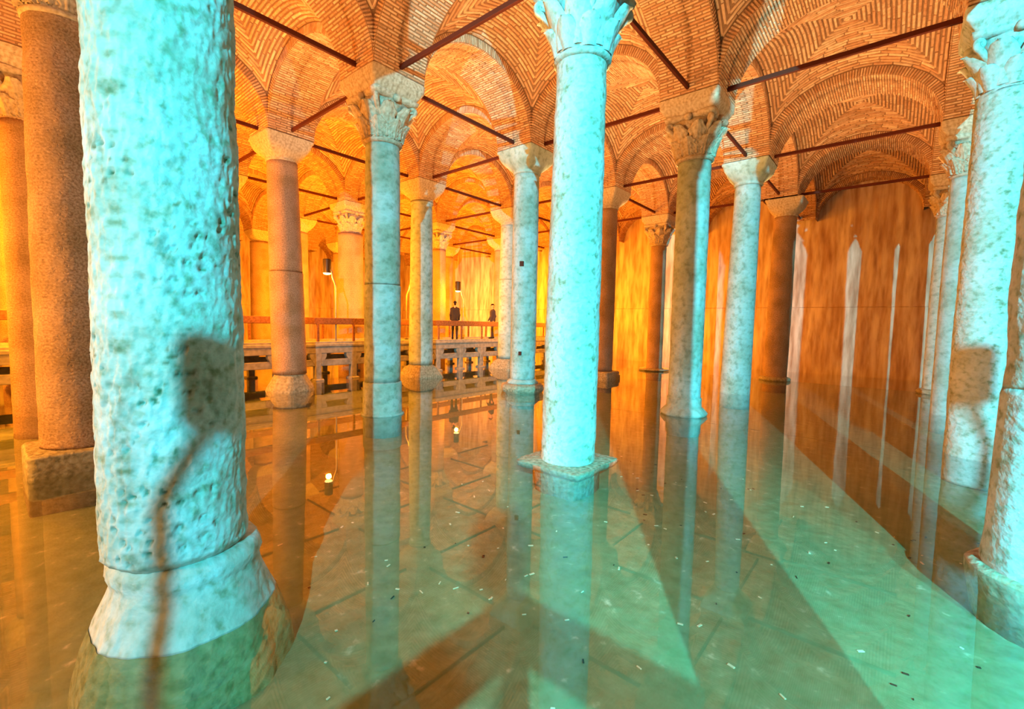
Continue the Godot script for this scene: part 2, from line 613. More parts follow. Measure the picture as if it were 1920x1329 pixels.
func vault_bricks() -> Array:
	var out := []
	var courses := 21
	for k in range(courses - 1, -1, -1):
		var s := RX * (k + 0.5) / courses
		for side in 4:
			var arc := 0.0
			var pts := []
			var nseg := 40
			for q in nseg + 1:
				pts.append(web_point(side, s, lerpf(-s, s, float(q) / nseg)))
			var cum := [0.0]
			for q in nseg:
				arc += pts[q].distance_to(pts[q + 1])
				cum.append(arc)
			var count := maxi(1, int(round(arc / 0.42)))
			var shift := rng.randf_range(-0.3, 0.3)
			for b in count:
				var d0 := clampf((b + (shift if b > 0 else 0.0)) * arc / count, 0, arc)
				var d1 := clampf((b + 1 + (shift if b < count - 1 else 0.0)) * arc / count, 0, arc)
				var mid := (d0 + d1) / 2.0
				var q := 0
				while q < nseg - 1 and cum[q + 1] < mid: q += 1
				var v := lerpf(-s, s, (q + (mid - cum[q]) / maxf(cum[q + 1] - cum[q], 1e-5)) / nseg)
				var p := web_point(side, s, v)
				var along := web_point(side, s, v + 0.02) - web_point(side, s, v - 0.02)
				var across := web_point(side, s + 0.02, v) - web_point(side, s - 0.02, v)
				var n := along.cross(across).normalized()
				if n.y > 0: n = -n
				out.append(frame_at(p + n * rng.randf_range(-0.004, 0.004), along, n, d1 - d0 - 0.007, RX / courses * rng.randf_range(0.66, 0.8), 0.03))
	return out

func vault_core() -> ArrayMesh:
	var v := PackedVector3Array()
	var ix := PackedInt32Array()
	var ns := 14
	var nv := 16
	for side in 4:
		var first := v.size()
		for a in ns + 1:
			for b in nv + 1:
				var s := RX * a / ns
				v.append(web_point(side, s, lerpf(-s, s, float(b) / nv)))
		for a in ns:
			for b in nv:
				var p := first + a * (nv + 1) + b
				var tri := PackedInt32Array([p, p + 1, p + nv + 1, p + 1, p + nv + 2, p + nv + 1])
				if side == 0 or side == 3:
					tri = PackedInt32Array([tri[0], tri[2], tri[1], tri[3], tri[5], tri[4]])
				ix.append_array(tri)
	return mesh_of(v, PackedVector2Array(), ix, false)

func build_ceiling() -> void:
	var root := base("ceiling")
	tag(root, "brick vaults and arches carried by the columns over the water", "", "", "structure")
	var ac := arch_core()
	var vc := vault_core()
	var av := []
	var vv := []
	for k in 3:
		av.append(bricks_joined(arch_bricks()))
		vv.append(bricks_joined(vault_bricks()))
	# arches whose bricks show large are laid brick by brick
	var near_x := [Vector2i(-1, 1), Vector2i(0, 1), Vector2i(0, 0), Vector2i(-1, 0)]      # from (i, j) to (i + 1, j)
	var near_z := [Vector2i(0, 0), Vector2i(1, -1), Vector2i(0, 1), Vector2i(1, 0)]       # from (i, j) to (i, j + 1)
	var near_v := [Vector2i(0, 0), Vector2i(1, -1)]
	for i in range(-3, 5):
		for j in range(-3, 8):
			if i < 4:
				var t := Transform3D(Basis(), Vector3(gx(i + 0.5), YS, gz(j)))
				var o := put("arch", ac, M.mortar, root, t)
				if Vector2i(i, j) in near_x: bricks_laid(arch_bricks(), o)
				else: tag(put("brickwork", av[posmod(i * 3 + j, 3)], M.brickwork, o), "", "", "", "stuff")
			if j < 7:
				var f := (SB - 2 * HP) / (2 * RX)
				var t2 := Transform3D(Basis(Vector3.UP, PI / 2).scaled_local(Vector3(f, 1, 1)), Vector3(gx(i), YS, gz(j + 0.5)))
				var o2 := put("arch", ac, M.mortar, root, t2)
				if Vector2i(i, j) in near_z: bricks_laid(arch_bricks(), o2)
				else: tag(put("brickwork", av[posmod(i + j * 2, 3)], M.brickwork, o2), "", "", "", "stuff")
			if i < 4 and j < 7:
				var t3 := Transform3D(Basis(), Vector3(gx(i + 0.5), YS, gz(j + 0.5)))
				var o3 := put("vault", vc, M.mortar, root, t3)
				if Vector2i(i, j) in near_v:
					bricks_laid(vault_bricks(), o3)
				else:
					tag(put("brickwork", vv[posmod(i + j * 5, 3)], M.brickwork, o3), "", "", "", "stuff")
	put("roof_slab", box_mesh(Vector3(gx(-3) - 0.9, 9.5, gz(7) - 0.9), Vector3(gx(4) + 0.9, 9.9, gz(-3) + 0.9)), M.mortar, root)

# ------------------------------------------------------------------ walls, floor, water
func wall_mesh(w: float, h: float, ledge: float) -> ArrayMesh:
	# along X from 0 to w, facing +Z, thick towards -Z; the lower part stands proud
	var st := new_st()
	var prof := [Vector2(0.0, -0.6), Vector2(0.0, ledge), Vector2(-0.05, ledge + 0.04), Vector2(-0.05, h)]
	var nx := 24
	for k in prof.size() - 1:
		for q in nx:
			var a: Vector2 = prof[k]
			var b: Vector2 = prof[k + 1]
			var x0 := w * q / nx
			var x1 := w * (q + 1) / nx
			var p := [Vector3(x0, a.y, a.x), Vector3(x1, a.y, a.x), Vector3(x1, b.y, b.x), Vector3(x0, b.y, b.x)]
			var n: Vector3 = (p[1] - p[0]).cross(p[2] - p[0]).normalized()
			for e in [0, 2, 1, 0, 3, 2]:
				st.set_normal(n)
				st.set_uv(Vector2(p[e].x, p[e].y))
				st.add_vertex(p[e])
	box_to(st, Vector3(0, -0.6, -0.6), Vector3(w, h, -0.06))
	return st.commit()

func build_shell() -> void:
	var x0 := gx(-3)
	var x1 := gx(4) - 0.05
	var z0 := gz(7)
	var z1 := gz(-3)
	var wz := z1 - z0
	var wx := x1 - x0
	var d: Array = [
		["wall_end", Transform3D(Basis(Vector3.UP, -PI / 2), Vector3(x1, 0, z0)), wz, "stained plaster end wall behind the last columns"],
		["wall_back", Transform3D(Basis(Vector3.UP, PI / 2), Vector3(x0, 0, z1)), wz, "stained plaster wall behind the viewing platform"],
		["wall_left", Transform3D(Basis(), Vector3(x0, 0, z0)), wx, "stained plaster wall far beyond the walkway"],
		["wall_right", Transform3D(Basis(Vector3.UP, PI), Vector3(x1, 0, z1)), wx, "stained plaster side wall past the right-hand columns"]]
	for q in d:
		tag(put(q[0], wall_mesh(q[2], 9.6, 3.0), M.plaster, null, q[1]), q[3], "", "", "structure")
	tag(put("floor", box_mesh(Vector3(x0 - 0.5, FLOOR_Y - 0.3, z0 - 0.5), Vector3(x1 + 0.5, FLOOR_Y, z1 + 0.5), 0.0), M.silt), "silt covered stone floor of the pool under shallow water", "", "", "structure")
	var st := new_st()
	quad(st, Vector3(x0, 0, z1), Vector3(x1, 0, z1), Vector3(x1, 0, z0), Vector3(x0, 0, z0))
	tag(put("water", st.commit(), M.water), "still shallow green water mirroring the columns", "water", "", "stuff")

# ------------------------------------------------------------------ columns
var rough_n := FastNoiseLite.new()
var rough_f := FastNoiseLite.new()
var pit_n := FastNoiseLite.new()

func rough_of(amp: float, seed_off: float) -> Callable:
	return func(th: float, y: float, r: float) -> float:
		var p := Vector3(cos(th) * r, y, sin(th) * r) + Vector3(seed_off, seed_off * 0.7, 0)
		return amp * (rough_n.get_noise_3dv(p) + 0.45 * rough_f.get_noise_3dv(p))

func pit_depth(p: Vector3) -> float:
	# 0 .. 1: how deep in a weathered pit this point lies; pits come in clusters
	var pit := pit_n.get_noise_3dv(p * Vector3(1, 1.25, 1) + Vector3(1, 0, 0) * 0.03 * rough_f.get_noise_3dv(p * 2.0))
	var where := clampf(rough_n.get_noise_3dv(p * 0.8 + Vector3(7, 3, 1)) * 3.2 + 0.4, 0, 1)
	return where * smoothstep(-0.66, -0.86, pit)

func pitted(th: float, y: float, r: float) -> float:
	var p := Vector3(cos(th) * r, y, sin(th) * r)
	var d := 0.016 * rough_n.get_noise_3dv(p) + 0.009 * rough_f.get_noise_3dv(p)
	d += 0.007 * rough_f.get_noise_3dv(p * Vector3(2.4, 0.7, 2.4))
	return d - 0.022 * pit_depth(p)

func pit_tint(v: Vector3) -> Color:
	# dirt and algae caught in the pits, and a few larger green stains that run down
	var p := v * Vector3(1, 1, 1)
	var d := pit_depth(p) * 0.95
	var stain := smoothstep(0.18, 0.5, rough_n.get_noise_3dv(p * Vector3(1.5, 0.7, 1.5) + Vector3(3, 9, 4)))
	d = maxf(d, stain * clampf(0.5 + rough_f.get_noise_3dv(p * 1.4) * 1.4, 0, 1) * 0.6)
	return c(1, 1, 1).lerp(c(0.26, 0.27, 0.12), d)

func shaft_rows(y0: float, y1: float, r0: float, r1: float, step := 0.12) -> Array:
	var out := []
	var n := maxi(2, int((y1 - y0) / step))
	for k in n + 1:
		var f := float(k) / n
		out.append([lerpf(y0, y1, f), lerpf(r0, r1, f) + 0.012 * sin(PI * f), 0.0, 4])
	return out

func leaf_mesh(h: float, w: float, curl: float, fancy: bool) -> ArrayMesh:
	# an acanthus leaf that rises along +Y, leans out along +Z and curls over at its tip
	var v := PackedVector3Array()
	var ix := PackedInt32Array()
	var nt := 18 if fancy else 12
	var nu := 16 if fancy else 8
	for back in 2:
		for a in nt + 1:
			var t := float(a) / nt
			var y := h * (t if t < 0.8 else 0.8 + 0.2 * sin((t - 0.8) / 0.2 * PI * 0.62))
			var z := 0.015 + 0.03 * sin(t * PI * 0.5) + curl * pow(t, 3.0)
			var ww := w * (0.78 + 0.3 * sin(t * PI * 0.8)) * sqrt(maxf(0.0, 1.0 - pow(t, 7.0)) + 0.02)
			if fancy: ww *= 1.0 + 0.17 * cos(t * TAU * 4.0)
			for b in nu + 1:
				var u := float(b) / nu * 2.0 - 1.0
				var zz := z - 0.05 * u * u * w / 0.12
				if fancy: zz += 0.015 * cos((u + 0.25 * t * signf(u)) * TAU * 2.0) * (1.0 - t * 0.4) + 0.014 * exp(-u * u * 30.0)
				else: zz += 0.004 * cos(u * PI)
				var e := 0.0 if back == 0 else -0.028
				v.append(Vector3(u * ww, y - (0.01 if back else 0.0), zz + e))
	var per := (nt + 1) * (nu + 1)
	for back in 2:
		for a in nt:
			for b in nu:
				var p := back * per + a * (nu + 1) + b
				var q := p + nu + 1
				var tri := PackedInt32Array([p, q, p + 1, p + 1, q, q + 1])
				if back: tri = PackedInt32Array([p, p + 1, q, p + 1, q + 1, q])
				ix.append_array(tri)
	# rim
	var rim := []
	for a in nt + 1: rim.append(a * (nu + 1))
	for b in range(1, nu + 1): rim.append(nt * (nu + 1) + b)
	for a in range(nt - 1, -1, -1): rim.append(a * (nu + 1) + nu)
	for k in rim.size() - 1:
		var p: int = rim[k]
		var q: int = rim[k + 1]
		ix.append_array(PackedInt32Array([p, p + per, q, q, p + per, q + per]))
	return mesh_of(v, PackedVector2Array(), ix, false)

func volute_mesh() -> ArrayMesh:
	# a scroll: a band wound into a spiral, seen from the side, along +Z
	var st := new_st()
	var pts := []
	var rad := []
	for k in 22:
		var f := float(k) / 21.0
		var a := -PI * 0.5 + f * TAU * 1.35
		var r := 0.075 * (1.0 - 0.78 * f)
		pts.append(Vector3(0, sin(a) * r, cos(a) * r))
		rad.append(0.05 * (1.0 - 0.3 * f))
	pts.push_front(Vector3(0, -0.24, -0.19))
	rad.push_front(0.05)
	tube_to(st, pts, rad, 8)
	return st.commit()

func capital_leafy(parent: Node3D, y0: float, fancy: bool, m: Material, off: Vector3) -> void:
	# astragal, bell, two rows of leaves, corner scrolls, abacus, impost block
	var key := "leafy%s" % fancy
	if not shared.has(key):
		shared[key] = [leaf_mesh(0.36, 0.145, 0.10, fancy), leaf_mesh(0.60, 0.17, 0.20, fancy), volute_mesh()]
	var hh := 6.46 - y0
	var bell := turned([[y0 - 0.06, 0.35, 0, 4], [y0 - 0.03, 0.395, 0, 4], [y0 + 0.01, 0.4, 0, 4], [y0 + 0.04, 0.36, 0, 4], [y0 + hh * 0.5, 0.37, 0.0, 4], [y0 + hh * 0.8, 0.42, 0.1, 4], [y0 + hh, 0.47, 0.5, 4]], 48, rough_of(0.006, y0))
	var cap := put("capital", bell, m, parent, Transform3D(Basis(), off))
	for k in 8:
		var a := TAU * k / 8.0
		var t := Transform3D(Basis(Vector3.UP, a) * Basis(Vector3.RIGHT, 0.10), Vector3(sin(a) * 0.385, y0 + 0.03, cos(a) * 0.385))
		put("acanthus_leaf", shared[key][0], m, cap, t)
		a += TAU / 16.0
		t = Transform3D(Basis(Vector3.UP, a) * Basis(Vector3.RIGHT, 0.10), Vector3(sin(a) * 0.38, y0 + 0.06, cos(a) * 0.38))
		put("acanthus_leaf", shared[key][1], m, cap, t)
	for k in 4:
		var a := TAU * k / 4.0 + PI / 4
		put("volute", shared[key][2], m, cap, Transform3D(Basis(Vector3.UP, a), Vector3(sin(a) * 0.60, y0 + hh - 0.12, cos(a) * 0.60)))
		var b := TAU * k / 4.0
		var rs := turned([[-0.07, 0.02, 0, 4], [-0.05, 0.07, 0, 4], [0.0, 0.085, 0, 4], [0.05, 0.07, 0, 4], [0.07, 0.02, 0, 4]], 10)
		put("rosette", rs, m, cap, Transform3D(Basis(Vector3.UP, b), Vector3(sin(b) * 0.5, y0 + hh - 0.02, cos(b) * 0.5)))
	var ab := turned([[y0 + hh - 0.05, 0.42, 0.9, 4], [y0 + hh - 0.03, 0.5, 1, 4], [y0 + hh + 0.05, 0.53, 1, 4], [y0 + hh + 0.06, 0.46, 1, 4]], 48, concave)
	put("abacus", ab, m, parent, Transform3D(Basis(), off))
	var im := turned([[y0 + hh + 0.03, 0.44, 1, 4], [y0 + hh + 0.06, 0.49, 1, 4], [y0 + hh + 0.2, 0.59, 1, 4], [y0 + hh + 0.24, 0.615, 1, 4], [YS - 0.03, 0.625, 1, 4], [YS - 0.012, 0.615, 1, 4]], 96, rough_of(0.009, y0 + 3))
	put("impost_block", im, m, parent, Transform3D(Basis(), off))

func concave(th: float, _y: float, _r: float) -> float:
	var a := fposmod(th + PI / 4, PI / 2) - PI / 4      # 0 in the middle of a side
	return -0.06 * pow(cos(a * 2.0), 2) + 0.02

func capital_plain(parent: Node3D, y0: float, m: Material, off: Vector3, sd: float) -> void:
	var rows := [[y0 - 0.05, 0.36, 0, 4], [y0 - 0.02, 0.40, 0, 4], [y0 + 0.02, 0.40, 0, 4], [y0 + 0.05, 0.39, 0.0, 4], [y0 + 0.11, 0.455, 0.2, 4], [y0 + 0.19, 0.525, 0.42, 4], [y0 + 0.28, 0.57, 0.65, 4], [y0 + 0.38, 0.595, 0.85, 4], [y0 + 0.5, 0.6, 1, 4], [y0 + 0.52, 0.625, 1, 4], [YS - 0.03, 0.63, 1, 4], [YS - 0.012, 0.62, 1, 4]]
	put("capital", turned(rows, 96, rough_of(0.009, sd)), m, parent, Transform3D(Basis(), off))

# kind of foot for each column: see column()
func column(ij: Vector2i, spec: Dictionary) -> void:
	var foot: String = spec.get("foot", "plain")
	var sh: Vector2 = spec.get("shift", Vector2.ZERO)      # metres along X and -Z
	var top: Vector2 = spec.get("top", Vector2.ZERO)       # where the top stands off the grid
	var p := Vector3(gx(ij.x) + sh.x, 0, gz(ij.y) - sh.y)
	var lean := Vector2(top.x - sh.x, -top.y + sh.y)
	var o := base("column", p)
	tag(o, spec.label, "column", "", "thing")
	var r0: float = spec.get("r0", 0.40)
	var r1: float = spec.get("r1", 0.36)
	var leafy: bool = spec.get("leafy", false)
	var yt: float = 5.65 if leafy else 6.28
	var ms: Material = M[spec.get("stone", "marble_grey")]
	var mc: Material = M[spec.get("cap", "carved")]
	var yb := FLOOR_Y
	var sd := ij.x * 3.7 + ij.y * 11.3
	match foot:
		"pitted":
			yb = 0.42
			var b := turned([[-0.025, 0.522, 0.7, 8], [0.05, 0.495, 0.6, 8], [0.1, 0.475, 0.5, 8], [0.2, 0.44, 0.25, 8], [0.27, 0.42, 0.1, 4], [0.3, 0.42, 0, 4], [0.34, 0.435, 0, 4], [0.4, 0.43, 0, 4], [0.44, 0.40, 0, 4], [0.45, 0.34, 0, 4]], 120, rough_of(0.022, 1.0), Vector2.ZERO, 7.0, false, false)
			var b2 := turned([[FLOOR_Y, 0.62, 0.8, 8], [-0.3, 0.60, 0.8, 8], [-0.12, 0.555, 0.8, 8], [-0.004, 0.5215, 0.7, 8]], 120, rough_of(0.022, 1.0), Vector2.ZERO, 7.0, false, false)
			put("foot", b, ms, o, Transform3D(Basis(), Vector3(0.05, 0, -0.01)))
			put("sunken_foot", b2, M.olive_stone, o, Transform3D(Basis(), Vector3(0.05, 0, -0.01)))
		"block":
			yb = 0.27
			put("plinth", turned([[FLOOR_Y, 0.54, 1, 4], [0.24, 0.54, 1, 4], [0.275, 0.51, 1, 4]], 64, rough_of(0.012, 2.0)), M.wet_stone, o)
		"drum":
			yb = 0.70
			put("drum", turned([[FLOOR_Y, 0.40, 0, 4], [-0.05, 0.40, 0, 4], [0.0, 0.45, 0, 4], [0.03, 0.45, 0, 4], [0.05, 0.41, 0, 4], [0.68, 0.405, 0, 4], [0.71, 0.39, 0, 4]], 48, rough_of(0.008, 3.0)), ms, o)
		"flare":
			yb = 0.47
			var n: int = spec.get("sides", 8)
			put("foot", turned([[FLOOR_Y, 0.6, 1, n], [0.0, 0.60, 1, n], [0.09, 0.58, 1, n], [0.36, 0.44, 0.9, n], [0.43, 0.41, 0.3, n], [0.49, 0.39, 0, n]], 64, rough_of(0.02, sd)), M.wet_stone, o)
		"octagon":
			yb = 0.32
			put("plinth", turned([[FLOOR_Y, 0.5, 1, 8], [-0.02, 0.5, 1, 8], [0.02, 0.59, 1, 8], [0.12, 0.62, 1, 8], [0.22, 0.6, 1, 8], [0.26, 0.48, 1, 8]], 96, rough_of(0.008, sd)), M.wet_stone, o)
			put("foot", turned([[0.24, 0.45, 0.8, 8], [0.30, 0.46, 0.6, 8], [0.36, 0.40, 0.2, 8], [0.38, 0.375, 0, 8]], 64, rough_of(0.006, sd)), ms, o)
		"slab":
			put("slab", turned([[FLOOR_Y, 0.40, 0.5, 4], [-0.1, 0.42, 0.5, 4], [-0.09, 0.53, 1, 4], [-0.02, 0.56, 1, 4], [0.012, 0.54, 1, 4]], 64, rough_of(0.03, sd)), M.wet_stone, o)
		"step":
			yb = 0.3
			put("plinth", turned([[FLOOR_Y, 0.5, 1, 4], [0.14, 0.5, 1, 4], [0.16, 0.47, 1, 4], [0.26, 0.47, 1, 4], [0.3, 0.43, 1, 4]], 48), M.wet_stone, o)
		"disc":
			put("foot", turned([[-0.3, 0.40, 0, 4], [-0.02, 0.42, 0, 4], [0.0, 0.53, 0, 4], [0.07, 0.55, 0, 4], [0.13, 0.5, 0, 4], [0.16, 0.4, 0, 4]], 48, rough_of(0.012, sd)), M.wet_stone, o)
		"thin":
			put("foot", turned([[-0.3, 0.40, 0, 4], [0.02, 0.42, 0, 4], [0.03, 0.66, 0, 4], [0.07, 0.68, 0, 4], [0.10, 0.62, 0, 4], [0.11, 0.4, 0, 4]], 48), M.wet_stone, o)
		"ring":
			put("foot", turned([[FLOOR_Y, 0.37, 0, 8], [-0.03, 0.38, 0.5, 8], [0.0, 0.47, 1, 8], [0.06, 0.49, 1, 8], [0.16, 0.42, 0.6, 8], [0.2, 0.38, 0, 8], [0.4, 0.375, 0, 8], [0.41, 0.34, 0, 8]], 64, rough_of(0.006, sd)), ms, o)
		"pedestal":
			yb = 1.52
			put("drum", turned([[FLOOR_Y, 0.45, 0, 4], [0.08, 0.47, 0, 4], [0.3, 0.45, 0, 4], [1.48, 0.435, 0, 4], [1.54, 0.42, 0, 4]], 72, rough_of(0.014, sd)), ms, o)
			put("slab", turned([[FLOOR_Y, 0.5, 0, 4], [-0.08, 0.56, 0, 4], [0.0, 0.56, 0, 4], [0.03, 0.5, 0, 4]], 64, rough_of(0.03, sd)), M.wet_stone, o)
	var rows: Array
	var rough: Variant
	var seg := 40
	if foot == "pitted":
		seg = 240
		rows = shaft_rows(yb, yt, r0, r1, 0.018)
		rows[0][1] -= 0.07
		rows[1][1] -= 0.05
		rows[2][1] -= 0.03
		rows[3][1] -= 0.015
		rough = pitted
	elif ij == Vector2i(0, 0) or ij == Vector2i(1, -1) or ij == Vector2i(0, -1) or ij == Vector2i(-1, 1):
		seg = 120
		rows = shaft_rows(yb, yt, r0, r1, 0.05)
		rough = rough_of(0.022 if ij == Vector2i(0, -1) else 0.014, sd)
	else:
		rows = shaft_rows(yb, yt, r0, r1, 0.15)
		rough = rough_of(0.008, sd)
	if spec.has("joint"):
		# a repair joint: the drum below stands a little proud
		var yj: float = spec.joint
		var low := rows.filter(func(q): return q[0] < yj)
		var high := rows.filter(func(q): return q[0] > yj + 0.02)
		low.append([yj - 0.012, low[-1][1], 0, 4])
		low.append([yj, low[-1][1] - 0.02, 0, 4])
		for q in low: q[1] += 0.012
		high.push_front([yj, high[0][1] - 0.004, 0, 4])
		put("lower_shaft", turned(low, seg, rough, lean), ms, o)
		put("shaft", turned(high, seg, rough, lean), ms, o)
	else:
		put("shaft", turned(rows, seg, rough, lean, 7.0, false, true, pit_tint if foot == "pitted" else null), ms, o)
	if spec.has("collar"):
		var rc := r1 + 0.01
		put("collar", turned([[yt - 0.16, rc - 0.03, 0, 4], [yt - 0.14, rc + 0.02, 0, 4], [yt - 0.05, rc + 0.03, 0, 4]], 40, null, lean), ms, o)
	var off := Vector3(lean.x, 0, lean.y)
	if leafy: capital_leafy(o, yt, spec.get("fancy", true), mc, off)
	else: capital_plain(o, yt, mc, off, sd)
	if UNSEEN_LAMPS.has(ij): unseen_lamp(o, UNSEEN_LAMPS[ij], r0)
	if ij == Vector2i(1, 1):
		# two small iron plugs set in the shaft
		for q in [[3.7, 0.06], [1.15, 0.045]]:
			var dir := Vector3(-0.9, 0, 0.43).normalized()
			put("iron_plug", box_mesh(Vector3(-q[1], -q[1] * 1.2, -0.03), Vector3(q[1], q[1] * 1.2, 0.03), 0.008), M.iron, o, Transform3D(Basis(Vector3.UP, atan2(dir.x, dir.z)), Vector3(dir.x * 0.375, q[0], dir.z * 0.375)))

# unseen amber lamps on columns, placed to light vaults, walls and nearby columns: [height, energy, distance from the axis, deep yellow]
const UNSEEN_LAMPS := {
	Vector2i(0, 0): [4.4, 22.0, 0.62, false], Vector2i(0, 1): [4.4, 24.0, 0.62, false], Vector2i(1, 0): [4.4, 22.0, 0.62, false], Vector2i(1, 1): [4.6, 22.0, 0.62, false],
	Vector2i(2, 0): [4.6, 18.0, 0.62, false], Vector2i(1, -1): [4.4, 20.0, 0.66, false], Vector2i(2, 1): [4.6, 20.0, 0.62, false], Vector2i(-1, 1): [4.4, 24.0, 0.66, false],
	Vector2i(2, -1): [4.4, 14.0, 0.64, false], Vector2i(-1, 0): [4.0, 16.0, 0.62, false],
	Vector2i(0, 2): [3.0, 26.0, 0.72, true], Vector2i(1, 2): [3.0, 30.0, 0.7, true], Vector2i(2, 2): [3.0, 26.0, 0.7, true], Vector2i(-1, 2): [3.0, 50.0, 0.7, true],
	Vector2i(1, 3): [3.4, 42.0, 0.8, true], Vector2i(2, 3): [3.4, 42.0, 0.7, true], Vector2i(0, 3): [3.4, 46.0, 0.7, true], Vector2i(3, 2): [2.4, 30.0, 0.7, true], Vector2i(-1, 3): [3.4, 46.0, 0.7, true],
	Vector2i(1, 4): [3.0, 36.0, 0.7, true], Vector2i(1, 5): [3.0, 40.0, 0.8, true], Vector2i(2, 4): [3.0, 36.0, 0.7, true],
	Vector2i(3, 3): [2.6, 46.0, 0.7, true], Vector2i(3, 4): [2.6, 52.0, 0.7, true],
	Vector2i(3, 1): [1.5, 24.0, 0.66, true], Vector2i(-2, 0): [2.2, 10.0, -0.7, false], Vector2i(-2, 1): [2.2, 45.0, -0.7, false]}

func unseen_lamp(o: Node3D, q: Array, r: float) -> void:
	var p := o.position.normalized()
	var turn := atan2(p.x, p.z)
	var dist: float = q[2]
	if dist < 0.0:
		turn = PI / 2
		dist = -dist
	var t := Transform3D(Basis(Vector3.UP, turn), Vector3(0, q[0] - 0.2, 0))
	var st := new_st()
	box_to(st, Vector3(-0.09, -0.06, r - 0.02), Vector3(0.09, 0.06, r + 0.06), 0.01)
	box_to(st, Vector3(-0.13, -0.06, dist - 0.1), Vector3(0.13, 0.06, dist + 0.1), 0.02)
	box_to(st, Vector3(-0.03, -0.03, r), Vector3(0.03, 0.03, dist), 0.006)
	var f := put("unseen_floodlight", st.commit(), M.lamp_metal, o, t)  # unseen lamp, placed to light the vaults and columns around it
	put("lamp_glass", box_mesh(Vector3(-0.11, 0.055, dist - 0.08), Vector3(0.11, 0.068, dist + 0.08), 0.005), M.lamp_glow, f)
	if q[3]: amber(Vector3(0, 0.4, dist), q[1], true, f)
	elif q[2] < 0.0: amber(Vector3(0, 0.4, dist), q[1], false, f)
	else: unseen_uplight(Vector3(0, 0.12, dist), q[1], f)

